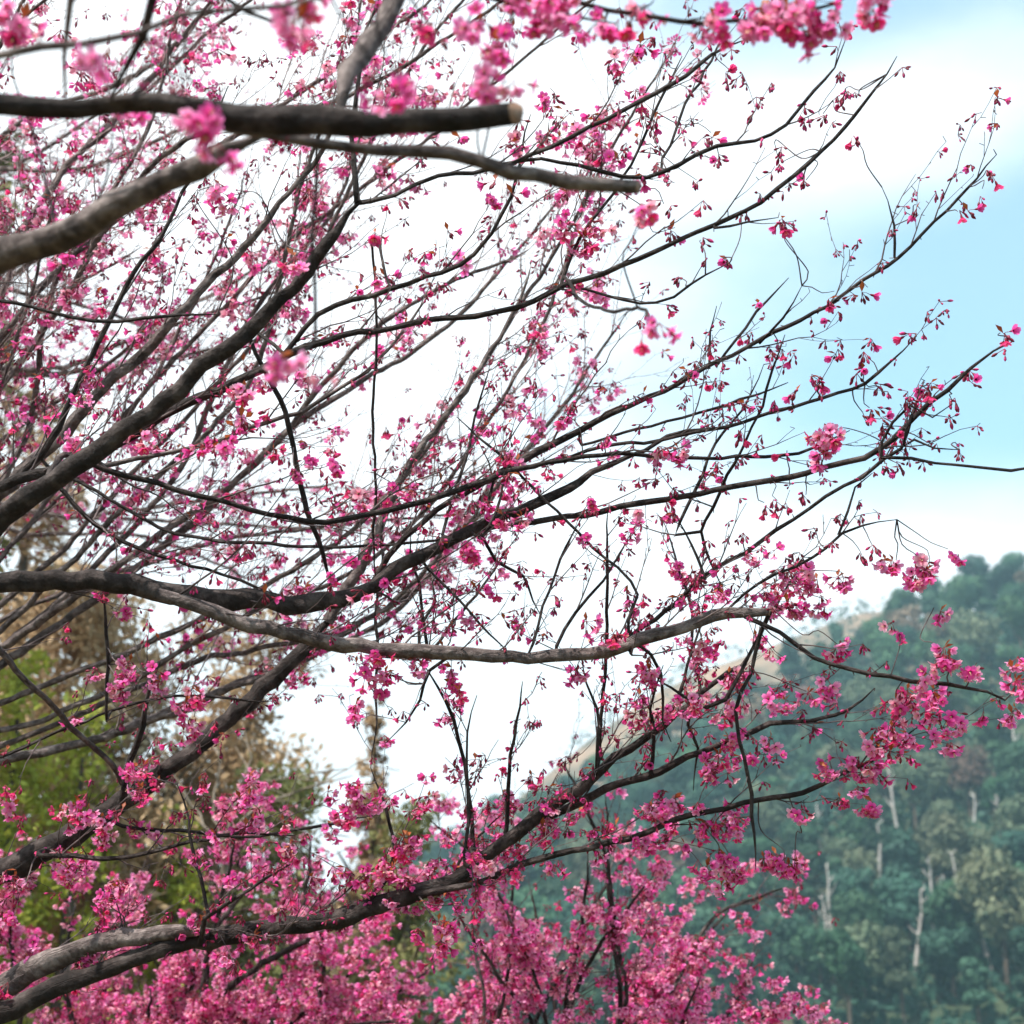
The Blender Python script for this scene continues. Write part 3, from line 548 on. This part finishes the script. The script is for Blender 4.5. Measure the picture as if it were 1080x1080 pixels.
# ---- nearer tree, out of focus: sawn boughs and magenta flowers
tN = (-2.1, 1.75, 0)
NT = Cherry(tN, 'nearest cherry tree, blurred at the top left, with sawn-off bough ends', 5, M['twig_dark'], M['bark'], 1.0, 1.0, 'hi')
trunk(NT, [(-2.1, 1.75, -.1, .20), (-2.1, 1.75, .2, .16), (-2.06, 1.75, .9, .14), (-2.0, 1.76, 1.5, .13), (-1.9, 1.78, 1.9, .10)])
KN = (-1.98, 1.76, 1.62)
NB = [
 (dict(density=.1, clen=.3, cut=True, fl=.3), [Wp((-1.93, 1.77, 1.85), .06), (-500, 130, 36, 1.9)]+D([(-80, 100, 30), (0, 106, 28), (80, 112, 23), (170, 105, 25), (250, 122, 33), (340, 130, 34), (430, 131, 32), (500, 124, 29), (543, 122, 26)], 1.9, 2.0)),
 (dict(density=.15, clen=.3, cut=True, fl=.3, material='bark_grey'), D([(180, 108, 12), (240, 135, 13), (330, 149, 14), (400, 155, 15), (470, 162, 17), (540, 180, 20), (600, 189, 20), (672, 200, 18)], 1.93, 2.2)),
 (dict(density=.1, clen=.3, fl=.3, material='bark_grey'), [Wp(KN, .055), (-450, 400, 50, 2.2)]+D([(-60, 292, 44), (0, 270, 40), (60, 248, 36), (120, 218, 34), (180, 190, 30), (240, 162, 26), (285, 138, 20)], 2.3, 2.1)),
 (dict(density=.05, clen=.2, fl=.3), D([(175, -40, 13), (163, 0, 12), (150, 38, 12), (130, 80, 12), (120, 108, 14)], 1.8, 1.92)),
 (dict(density=.2, clen=.3, material='bark_grey'), D([(-60, 75, 10), (0, 57, 11), (90, 45, 10), (150, 34, 9), (200, 22, 8), (300, 8, 7), (400, -20, 6)], 1.75, 1.7)),
 (dict(density=.1, clen=.2, material='bark_grey'), D([(80, -40, 9), (76, 0, 9), (68, 60, 9), (66, 108, 10)], 1.8, 1.9)),
 (dict(density=.1, clen=.3, material='bark_grey'), D([(440, -50, 26), (414, 0, 24), (392, 40, 25), (366, 75, 27), (352, 125, 24)], 2.3, 2.02)),
 (dict(density=.4, clen=.2, fl=0, bd=0), D([(540, -40, 7), (610, 3, 6), (673, 18, 6), (718, 26, 6), (770, 22, 5), (830, 20, 5), (880, 8, 5), (905, -15, 4)], 2.3, 2.3)),
 (dict(density=.2, clen=.2, fl=0, bd=0), D([(470, -40, 6), (510, 0, 6), (545, 10, 5), (600, 15, 5), (650, 25, 4)], 2.2, 2.2)),
 (dict(density=.2, clen=.12, fl=0, bd=0), D([(595, 292, 4), (620, 318, 4), (650, 328, 4), (675, 330, 4), (685, 345, 3)], 3.2, 2.4)),
 (dict(density=.2, clen=.12, fl=0, bd=0), D([(330, 360, 4), (320, 372, 4), (312, 382, 4)], 2.1, 2.0)),
 (dict(density=.1, clen=.2, fl=.5), D([(120, -40, 7), (230, -5, 7), (290, 25, 6), (340, 0, 5), (365, -30, 5)], 2.0, 2.0)),
]
for opt, pts in NB:
    opt = dict(opt)
    if isinstance(opt.get('material'), str): opt['material'] = M[opt['material']]
    NT.limb(pts, **opt)
for x, y, d, n, sc in [(112, 70, 1.7, 1, .8), (215, 118, 1.8, 2, .9), (232, 140, 1.8, 1, .9), (318, 22, 1.8, 2, .95), (325, -5, 1.8, 1, .9), (400, 92, 1.8, 1, .9), (425, 96, 1.8, 1, .9), (505, 25, 2.1, 2, 1.), (525, 42, 2.1, 2, 1.), (550, 0, 2.2, 2, 1.), (580, 5, 2.2, 3, 1.1),
                       (600, -5, 2.2, 2, 1.), (560, 30, 2.2, 1, 1.), (515, 80, 2.1, 2, .9), (535, 85, 2.1, 1, .8), (640, 25, 2.3, 2, .9), (660, 28, 2.3, 2, 1.), (690, 0, 2.3, 1, .9), (760, 24, 2.3, 2, .95), (745, 22, 2.3, 1, .9), (800, 20, 2.3, 3, 1.1), (825, 10, 2.3, 3, 1.1),
                       (850, 5, 2.3, 2, 1.), (845, 28, 2.3, 2, 1.), (875, 25, 2.3, 2, .9), (915, -5, 2.3, 2, 1.), (920, 5, 2.3, 1, .9), (680, 218, 2.6, 2, 1.), (678, 345, 2.4, 1, 1.), (690, 347, 2.4, 1, 1.), (305, 365, 1.9, 1, .9), (342, 388, 1.9, 1, .6), (660, 120, 2.6, 0, .8), (0, 10, 2.3, 2, 1.), (20, 30, 2.3, 2, 1.)]:
    if n: NT.stem(at(x, y, d))
    for k in range(n): NT.place(at(x, y, d)+rng.normal(0, .008, 3), 'hi', sc*random.uniform(.9, 1.1))
NT.finish()

# ---- a second tree behind the main one: fine grey and reddish twigs filling the upper left
def fan_tree(base, label, tw, bk, fork, targets, nb, fscale, fmul, pref, density, clen, depth, wroot, fl=1., bd=.25, bias=(.3, .5, 0), q=3, start=.0):
    T = Cherry(base, label, q, tw, bk, fscale, fmul, pref)
    bx = np.array(base)
    fk = np.array(at(*fork)) if abs(fork[0]) > 50 else np.array(fork)
    trunk(T, [(*(bx-np.array([0, 0, .1])), wroot*1.5), (*(bx+(fk-bx)*.25+[.04, 0, 0]), wroot*1.1), (*(bx+(fk-bx)*.6), wroot), (*fk, wroot*.8)])
    for (x, y, d, w0) in targets:
        e = at(x, y, d); v = e-fk; n = 5; side = unit(np.cross(v, FWD))
        sag = random.uniform(-.17, .17)*np.linalg.norm(v)
        P = []
        for i in range(n+1):
            t = i/n; p = fk+v*t+side*sag*math.sin(math.pi*t)+rng.normal(0, .02*np.linalg.norm(v)*min(t, .3)*3, 3)*(0 < i < n)
            dd = pix(p)[2]
            P.append(Wp(tuple(p), (w0*(1-t)**.8+2.0*t+.6)/2/F*max(dd, 2)))
        T.limb(P, density=density, clen=clen, fl=fl, bd=bd, depth=depth, bias=bias, start=start)
    T.finish(); return T
rt = []
for k in range(24):
    a = k/25
    x = [60, 130, 200, 270, 330, 380, 430, 480, 540, 600, 660, 700, 640, 600, 560, 660, 620, 560, 500, 60, 150, 260, 20, 320, 420, 560][k]
    y = [-60, -60, -40, -60, -60, -30, -60, -20, -60, -40, -30, 60, 130, 200, 260, 330, 400, 470, 540, 200, 260, 180, 340, 300, 200, 120][k]
    rt.append((x, y, random.uniform(4.8, 6.4), random.uniform(5, 11)))
fan_tree((-3.6, 5.9, 0), 'cherry tree whose fine greyish twigs fill the upper left against white cloud', M['twig_grey'], M['bark_grey'],
         (-180, 800, 5.4), rt, 3, 1.3, 1.0, 'lo', .9, .7, 2, .13, fl=.27, bd=.14, start=.32, bias=(.25, .6, 0))
rt = [(random.uniform(120, 480), -20+72*k+random.uniform(-25, 25), random.uniform(7.5, 9.5), random.uniform(5, 9)) for k in range(10)]
fan_tree((-5.6, 8.6, 0), 'farthest cherry tree, small hazy pink flowers behind the upper left boughs', M['twig_grey'], M['bark_grey'],
         (-330, 330, 8.6), rt, 3, 1.15, 1.0, 'lo', .8, .95, 2, .13, fl=.22, bd=.08, start=.2, bias=(.4, .1, 0))
# ---- blossoming trees low in the picture
rt = [(x, y+18, random.uniform(6.6, 8.2), random.uniform(8, 14)) for x, y in [(20, 900), (80, 940), (150, 900), (210, 960), (280, 900), (340, 950), (60, 1000), (160, 1020), (270, 1030), (380, 1000), (420, 930), (460, 1000), (330, 860), (250, 860), (520, 1040), (560, 980), (120, 1060), (430, 1060)]]
fan_tree((-2.2, 8.2, 0), 'low cherry tree thick with salmon pink blossom along the bottom left edge', M['twig'], M['bark'], (-2.0, 8.0, .9), rt, 3, 1.25, 1.5, 'lo', 1.1, .6, 2, .10, fl=.72, bd=.06, bias=(.1, .3, 0))
rt = [(x, y, random.uniform(6.0, 7.6), random.uniform(3, 7)) for x, y in [(500, 900), (540, 860), (590, 800), (560, 940), (620, 900), (640, 960), (690, 920), (720, 960), (770, 960), (830, 935), (680, 1010), (740, 1030), (800, 1000), (600, 1030), (820, 1060), (560, 1010), (640, 840), (700, 860), (450, 860), (480, 960), (870, 1075)]]
fan_tree((.1, 7.0, 0), 'cherry tree with arching bright pink sprays at bottom centre before the wooded hill', M['twig'], M['bark'], (0.05, 6.9, .75), rt, 3, 1.3, 1.3, 'lo', 1.0, .5, 2, .07, fl=.36, bd=.06, bias=(.25, .2, 0))

# ------------------------------------------------------------------ terrain
def grid_mesh(name, fn, us, vs, m):
    V = [fn(u, v) for v in vs for u in us]; nu = len(us)
    Fc = [(j*nu+i, j*nu+i+1, (j+1)*nu+i+1, (j+1)*nu+i) for j in range(len(vs)-1) for i in range(nu-1)]
    me = bpy.data.meshes.new(name); me.from_pydata(V, [], Fc); me.materials.append(m)
    me.polygons.foreach_set('use_smooth', [True]*len(me.polygons))
    o = bpy.data.objects.new(name, me); COL.objects.link(o); o['kind'] = 'structure'; return o
def gz(x, y):
    r = math.hypot(x, y)
    return .06*noise.noise(Vector((x*.3, y*.3, 0)))*min(1, r/3)+.5*noise.noise(Vector((x*.03, y*.03, 3)))*min(1, max(0, r-8)/30)
sp = [-1250, -900, -600, -400, -250, -150, -100, -70]+list(np.linspace(-50, 50, 81))+[70, 100, 150, 250, 400, 600, 900, 1250]
grid_mesh('ground', lambda x, y: (x, y, gz(x, y)), sp, sp, M['ground'])
def pix_el(px, py):
    v = RCn @ np.array([(px-540)/F, (540-py)/F, -1.0]); return math.atan2(v[0], v[1]), math.atan2(v[2], math.hypot(v[0], v[1]))
def prof(lst):
    A = sorted(pix_el(x, y) for x, y in lst); xs = [a for a, _ in A]; ys = [b for _, b in A]
    return lambda az: float(np.interp(az, xs, ys))
crest = prof([(-700, 1010), (-200, 1000), (200, 985), (380, 930), (450, 935), (520, 900), (600, 852), (700, 790), (780, 745), (860, 708), (910, 688), (960, 664), (1010, 636), (1060, 618), (1110, 608), (1300, 560), (1800, 540)])
tcrest = prof([(-700, 1000), (200, 985), (400, 945), (500, 872), (560, 822), (620, 772), (690, 722), (740, 700), (800, 676), (860, 652), (905, 636), (935, 634), (1000, 660), (1200, 700), (1800, 760)])
R0, R1 = 170, 360
def hz(az, r):
    H = R1*math.tan(crest(az)); t = (r-R0)/(R1-R0)
    if t < 0: s = 0
    elif t < 1: s = .06*t+.94*(t**1.05)
    else: s = max(0, 1-(t-1)*.5)
    n = noise.noise(Vector((math.sin(az)*r*.02, r*.011, 1)))*9*min(1, max(0, t)*3)*(1 if t < .9 else max(0, .2))
    return -1+(H+1)*s+n*.8
az_ = np.linspace(R(-62), R(62), 150)
grid_mesh('hillside', lambda a, r: (r*math.sin(a), r*math.cos(a), hz(a, r)), list(az_), list(np.linspace(160, 620, 60)), M['hill'])
def tz(az, r):
    H = 640*math.tan(tcrest(az)); t = (r-400)/240
    s = max(0, min(1, t)) if t < 1 else max(0, 1-(t-1)*.6)
    return -1.5+(H+1)*s+6*noise.noise(Vector((math.sin(az)*r*.012, r*.01, 5)))*(.2 if t > .85 else 1)
grid_mesh('far_grassy_slope', lambda a, r: (r*math.sin(a), r*math.cos(a), tz(a, r)), list(az_), list(np.linspace(395, 1050, 50)), M['tan'])

sb = Buf()
for i in range(14000):
    az = random.uniform(R(-6), R(24)); r = random.uniform(500, 645)
    if noise.noise(Vector((math.sin(az)*r*.03, r*.03, 9))) < random.uniform(-.15, .3): continue
    c = np.array([r*math.sin(az), r*math.cos(az), tz(az, r)+random.uniform(1, 6.5)]); u = unit(rng.normal(0, 1, 3)); v = unit(np.cross(u, rng.normal(0, 1, 3))); s_ = random.uniform(.7, 1.6)
    sb.add(np.array([c-u*s_, c-v*s_*.6, c+u*s_, c+v*s_*.6]), [(0, 1, 2, 3)], 0)
o = sb.build('scrub', [M['hg3']], smooth=False); o['kind'] = 'stuff'; o['label'] = 'sparse olive scrub on the pale slope behind the wooded hill'; o['category'] = 'scrub'
# ------------------------------------------------------------------ forest trees on the hill
def crown_buf(rad, hgt, z0, lobes, nleaf, ls, flat=.7, core=True):
    b = Buf(); Ls = []
    for k in range(lobes):
        a = random.uniform(0, 6.28); q = random.uniform(0, .62)*rad; z = z0+hgt*random.uniform(.15, .8)
        Ls.append((q*math.cos(a), q*math.sin(a), z, rad*random.uniform(.32, .58)))
    Ls.append((0, 0, z0+hgt*.6, rad*.6))
    tot = sum(l[3]**2 for l in Ls)
    for (x, y, z, r) in Ls:
        for i in range(int(nleaf*r*r/tot)):
            d = unit(rng.normal(0, 1, 3)); rr = r*random.uniform(.72, 1.08)
            c = np.array([x, y, z])+d*rr*np.array([1, 1, flat])
            nrm = unit(d+rng.normal(0, .55, 3)+np.array([0, 0, .35])); u = unit(np.cross(nrm, rng.normal(0, 1, 3))); v = np.cross(nrm, u)
            s_ = ls*random.uniform(.6, 1.3)
            b.add(np.array([c-u*s_*.9, c-v*s_*.5, c+u*s_*.9, c+v*s_*.6]), [(0, 1, 2, 3)], 0)
    return b
FP = []
for k in range(8):
    rad = [4.6, 4.0, 3.2, 5.0, 3.6, 4.4, 2.7, 4.0][k]; h = [7, 6.5, 8.5, 6.5, 8, 7, 9, 6][k]
    cb = crown_buf(rad, h, 3.5, [9, 8, 10, 11, 8, 10, 9, 8][k], 1700, .42)
    tb = Buf(); tube(tb, [(0, 0, -2), (.1, 0, 2), (0, .15, 5), (.1, 0, 8)], [.32, .25, .18, .08], 6)
    for j in range(4):
        a = random.uniform(0, 6.28); tube(tb, [(0, .1, 4+j*.5), (math.cos(a)*1.5, math.sin(a)*1.5, 6+j*.4)], [.11, .04], 4)
    co = cb.build('crown', [M['hg1']], smooth=False); to = tb.build('trunk', [M['dark_trunk']])
    FP.append((co.data, to.data)); bpy.data.objects.remove(co); bpy.data.objects.remove(to)
VAR = {}
def crown_var(k, mk):
    if (k, mk) not in VAR:
        me = FP[k][0].copy(); me.materials[0] = M[mk]; VAR[(k, mk)] = me
    return VAR[(k, mk)]
LAB = {'hg1': 'dark blue-green evergreen tree', 'hg2': 'rounded mid-green tree', 'hg3': 'olive-coloured tree', 'hg4': 'russet-brown tree'}
spots = []
tries = 0
while len(spots) < 285 and tries < 40000:
    tries += 1
    px = random.uniform(440, 1130); t = random.random()**.85
    az, _ = pix_el(px, 900); r = R0+4+t*(R1-R0+6)
    p = np.array([r*math.sin(az), r*math.cos(az), hz(az, r)]); x, y, d = pix(p)
    if y > 1150: continue
    # only where the slope can be seen
    dmin = 5.6+2.5*t
    if all((p[0]-q[0])**2+(p[1]-q[1])**2 > dmin**2 for q in spots): spots.append((p[0], p[1], p[2], t, px))
for (x, y, z, t, px) in spots:
    mk = random.choices(['hg1', 'hg2', 'hg3', 'hg4'], [5, 3.2, 2.0, .6])[0]
    k = random.randrange(8)
    zone = 'on the skyline crest of the far hill' if t > .86 else 'on the lower wooded slope of the far hill' if t < .42 else 'half way up the wooded far hill'
    o = empty('forest_tree', (x, y, z-.4), LAB[mk]+' '+zone, 'tree', 'trees covering the far hill')
    s_ = random.uniform(.85, 1.35); o.scale = (s_, s_, s_*random.uniform(.85, 1.25)); o.rotation_euler = (0, 0, random.uniform(0, 6.28))
    for nm, me in (('crown', crown_var(k, mk)), ('trunk', FP[k][1])):
        c = bpy.data.objects.new(nm, me); COL.objects.link(c); c.parent = o
# undergrowth between them
ub = Buf()
for i in range(26000):
    az = random.uniform(R(-4), R(26)); r = random.uniform(R0-5, R1+2); z = hz(az, r)
    n = noise.noise(Vector((r*.06*math.sin(az), r*.06, 2)))
    c = np.array([r*math.sin(az), r*math.cos(az), z+random.uniform(.1, 1.6)+1.6*max(0, n)])
    u = unit(rng.normal(0, 1, 3)); v = unit(np.cross(u, rng.normal(0, 1, 3))); s_ = random.uniform(.5, 1.1)
    ub.add(np.array([c-u*s_, c-v*s_*.6, c+u*s_, c+v*s_*.6]), [(0, 1, 2, 3)], 0)
u_ = ub.build('undergrowth', [M['hg1']], smooth=False); u_['kind'] = 'stuff'; u_['label'] = 'dense dark undergrowth between the trees of the far hill'; u_['category'] = 'undergrowth'
# pale dead trunks
DT = []
for k in range(4):
    b = Buf(); H = 14; P = [(0, 0, -1)]
    for i in range(8): P.append((P[-1][0]+random.uniform(-.2, .2), P[-1][1]+random.uniform(-.2, .2), (i+1)*H/8))
    P = np.array(P); tube(b, P, np.linspace(.30, .08, 9), 7)
    tr = b.build('trunk', [M['pale_trunk']]); lm = []
    for j in range(7):
        bb = Buf(); i = random.randrange(4, 9); a = random.uniform(0, 6.28); l = random.uniform(.6, 1.6)
        e1 = P[i]+np.array([math.cos(a)*l*.6, math.sin(a)*l*.6, l*.5]); tube(bb, [P[i], e1, e1+np.array([.3*math.cos(a), .3, l*.6])], [.12, .08, .03], 5)
        br = bb.build('limb', [M['pale_trunk']]); lm.append(('limb', br.data)); bpy.data.objects.remove(br)
    DT.append([('trunk', tr.data)]+lm[:5]); bpy.data.objects.remove(tr)
for i, (px, ptop, pbot, desc) in enumerate([(950, 810, 915, 'tallest pale bare trunk standing in the middle of the wooded hill'), (1023, 845, 890, 'pale bare trunk to the right of the tallest one on the hill'), (1073, 765, 830, 'pale bare trunk at the right edge high on the hill'),
     (876, 925, 990, 'pale bare trunk low on the hill, nearest to the pink sprays'), (1014, 905, 945, 'short pale bare trunk below and right of the tallest one'), (987, 920, 965, 'slender pale bare trunk just below the tallest one'),
     (1002, 980, 1030, 'slim pale bare trunk near the bottom right of the hill'), (1052, 1040, 1090, 'leaning pale bare trunk in the bottom right corner'), (994, 1065, 1090, 'pale bare trunk at the bottom edge below the wood'), (925, 870, 905, 'faint pale bare trunk left of the tallest one'),
     (1062, 840, 880, 'short pale bare trunk near the right edge half way up the hill'), (865, 850, 885, 'small pale bare trunk peeping over the crowns beside the pink twigs'), (880, 1000, 1040, 'pale bare trunk among the lowest crowns'), (968, 1010, 1050, 'thin pale bare trunk low in the middle of the hill')]):
    az, elb = pix_el(px, pbot)
    rr = R0+2
    while rr < R1 and math.atan2(hz(az, rr)+6-1.6, rr) < elb: rr += 1.5
    rr = max(rr, R0+25)
    rr = min(rr, R1-5)
    o = empty('bare_tree', (rr*math.sin(az), rr*math.cos(az), hz(az, rr)), desc, 'tree', 'pale bare trunks on the hill')
    d = rr/math.cos(az); hgt = (pbot-ptop)/F*d*1.15+4.5
    o.scale = (1.15, 1.15, hgt/14); o.rotation_euler = (0, R(12) if 'leaning' in desc else random.uniform(-.08, .08), random.uniform(0, 6.28) if 'leaning' not in desc else 3.1)
    for nm, me in DT[i % 4]:
        c = bpy.data.objects.new(nm, me); COL.objects.link(c); c.parent = o

# ------------------------------------------------------------------ shrubs and trees on the left bank
def bank_z(x, y): 
    t = max(0, min(1, (y-13)/9)); s = max(0, min(1, (.5-x)/4)); return (3.4*t*s)*(1+.25*noise.noise(Vector((x*.2, y*.2, 7))))+.02
grid_mesh('bank', lambda x, y: (x, y, bank_z(x, y)+gz(x, y)*.0-(.6 if y < 12.2 or x > 1.5 else 0)), list(np.linspace(-30, 2, 60)), list(np.linspace(12, 40, 50)), M['bank'])
def shrub(name, px, ptop, pbot, wpx, d, mk, label, cat, nleaf, ls, tall=.85, twiggy=0):
    top = at(px, ptop, d); x, y = top[0], top[1]; z0 = bank_z(x, y); H = top[2]-z0; rad = wpx/2/F*d
    o = empty(name, (x, y, z0-.1), label, cat)
    lob = max(14, int(H*tall/rad*16)); b = Buf(); Ls = []
    for k in range(lob):
        t = random.random(); rr = rad*(1-.45*t) if name != 'conifer' else rad*(1-.85*t)
        a = random.uniform(0, 6.28); q = rr*random.uniform(.1, .75)
        Ls.append((q*math.cos(a), q*math.sin(a), H*(1-tall)+H*tall*t*.95, rr*random.uniform(.22, .42)))
    tot = sum(l[3]**2 for l in Ls)
    for l in Ls:
        for i in range(int(nleaf*l[3]**2/tot)):
            dd = unit(rng.normal(0, 1, 3)); c = np.array(l[:3])+dd*l[3]*random.uniform(.4, 1.15)
            if c[2] > H: continue
            u = unit(rng.normal(0, 1, 3)); v = unit(np.cross(u, rng.normal(0, 1, 3))); s_ = ls*random.uniform(.5, 1.4)
            b.add(np.array([c-u*s_, c-v*s_*.45, c+u*s_, c+v*s_*.45]), [(0, 1, 2, 3)], 0)
    b.build('crown', [M[mk]], o, smooth=False)
    t_ = Buf(); tube(t_, [(0, 0, -.1), (.05, 0, H*.4), (0, .05, H*.85)], [.05+H*.016, .03+H*.01, .015], 8)
    t_.build('trunk', [M['dark_trunk']], o)
    for k in range(5):
        t_ = Buf(); a = random.uniform(0, 6.28); z = H*random.uniform(.2, .5); e = np.array([math.cos(a)*rad*.7, math.sin(a)*rad*.7, z+rad*.6])
        tube(t_, [(0, 0, z), e*.5+np.array([0, 0, z*.5-.05]), e], [.03+H*.005, .03, .012], 6); t_.build('limb', [M['pale_trunk' if twiggy else 'dark_trunk']], o)
    return o
shrub('shrub', 120, 590, 900, 400, 17, 'brown_leaf', 'large dry brown bush on the bank behind the pink twigs at the left', 'bush', 22000, .060)
shrub('shrub', 270, 620, 900, 280, 19, 'brown_leaf', 'dry brown bush right of the large one, below the long grey bough', 'bush', 16000, .060, twiggy=1)
shrub('conifer', 398, 700, 900, 130, 21, 'brown_leaf', 'narrow brownish tree pointing up at the right end of the bank', 'tree', 11000, .05)
shrub('shrub', 30, 655, 900, 120, 14.5, 'green_leaf', 'bright green bush at the left edge of the picture', 'bush', 5500, .05)
shrub('shrub', 95, 715, 930, 190, 14.8, 'green_leaf', 'low yellow-green bush beside the dark leaning bough', 'bush', 5000, .05)
shrub('shrub', 195, 835, 960, 120, 15.2, 'green_leaf', 'small green bush low behind the forked dark bough', 'bush', 3000, .05)
shrub('shrub', 300, 790, 960, 220, 16.5, 'olive_leaf', 'olive bush low at the centre left of the bank', 'bush', 5000, .055)
shrub('shrub', 430, 830, 1000, 180, 18, 'olive_leaf', 'olive and brown bush at the foot of the wooded hill', 'bush', 5000, .055)
shrub('leafy_tree', -5, 110, 900, 210, 16, 'olive_leaf', 'tall olive-green tree glimpsed through the twigs along the left edge', 'tree', 16000, .065)
shrub('leafy_tree', 50, 380, 900, 250, 20, 'brown_leaf', 'tall brownish tree behind the bushes at the left', 'tree', 14000, .065)

# pale bare tree with spreading branches behind the dark bough
o = empty('bare_tree', (*at(250, 900, 12)[:2], .1), 'pale bare sapling with spreading whitish branches in front of the brown bushes', 'tree')
bs = np.array(o.location)
b = Buf(); pts = smoothpath(np.array([(*bs, .05), (*at(235, 960, 12), .04), (*at(240, 880, 12), .03)]), .1); tube(b, pts[:, :3]-bs, pts[:, 3], 7); b.build('trunk', [M['sapling']], o)
for ps in ([(238, 890), (250, 840), (290, 822), (345, 815)], [(240, 880), (270, 850), (310, 838), (390, 800)], [(238, 895), (225, 850), (232, 800), (215, 770)], [(238, 900), (280, 880), (330, 885), (350, 880)], [(236, 900), (200, 850), (160, 780), (110, 740)], [(240, 860), (262, 800), (255, 760)]):
    b = Buf(); P = smoothpath(np.array([(*at(x, y, 12+.2*i), 0) for i, (x, y) in enumerate(ps)]), .1)[:, :3]; P[1:-1] += rng.normal(0, .012, (len(P)-2, 3))
    tube(b, P-bs, np.linspace(.015, .004, len(P)), 6)
    for i in range(2, len(P)-1, 2):
        e = P[i]-bs+unit((P[i+1]-P[i])+rng.normal(0, .06, 3))*random.uniform(.2, .5); tube(b, [P[i]-bs, e], [.008, .004], 4)
    b.build('limb', [M['sapling']], o)

# ------------------------------------------------------------------ haze
hb = bpy.data.meshes.new('haze')
x0, x1, y0, y1, z0, z1 = -1300, 1300, -1300, 1300, -12, 330
hb.from_pydata([(x, y, z) for x in (x0, x1) for y in (y0, y1) for z in (z0, z1)], [], [(0, 1, 3, 2), (4, 6, 7, 5), (0, 4, 5, 1), (2, 3, 7, 6), (0, 2, 6, 4), (1, 5, 7, 3)])
ho = bpy.data.objects.new('haze', hb); COL.objects.link(ho); ho['kind'] = 'stuff'
hm = bpy.data.materials.new('haze'); hm.use_nodes = True; n_ = hm.node_tree; n_.nodes.clear()
vo = n_.nodes.new('ShaderNodeVolumePrincipled'); oo = n_.nodes.new('ShaderNodeOutputMaterial')
vo.inputs['Color'].default_value = (.50, .84, .98, 1); vo.inputs['Density'].default_value = .0006; vo.inputs['Anisotropy'].default_value = .2
n_.links.new(vo.outputs[0], oo.inputs['Volume']); hb.materials.append(hm)
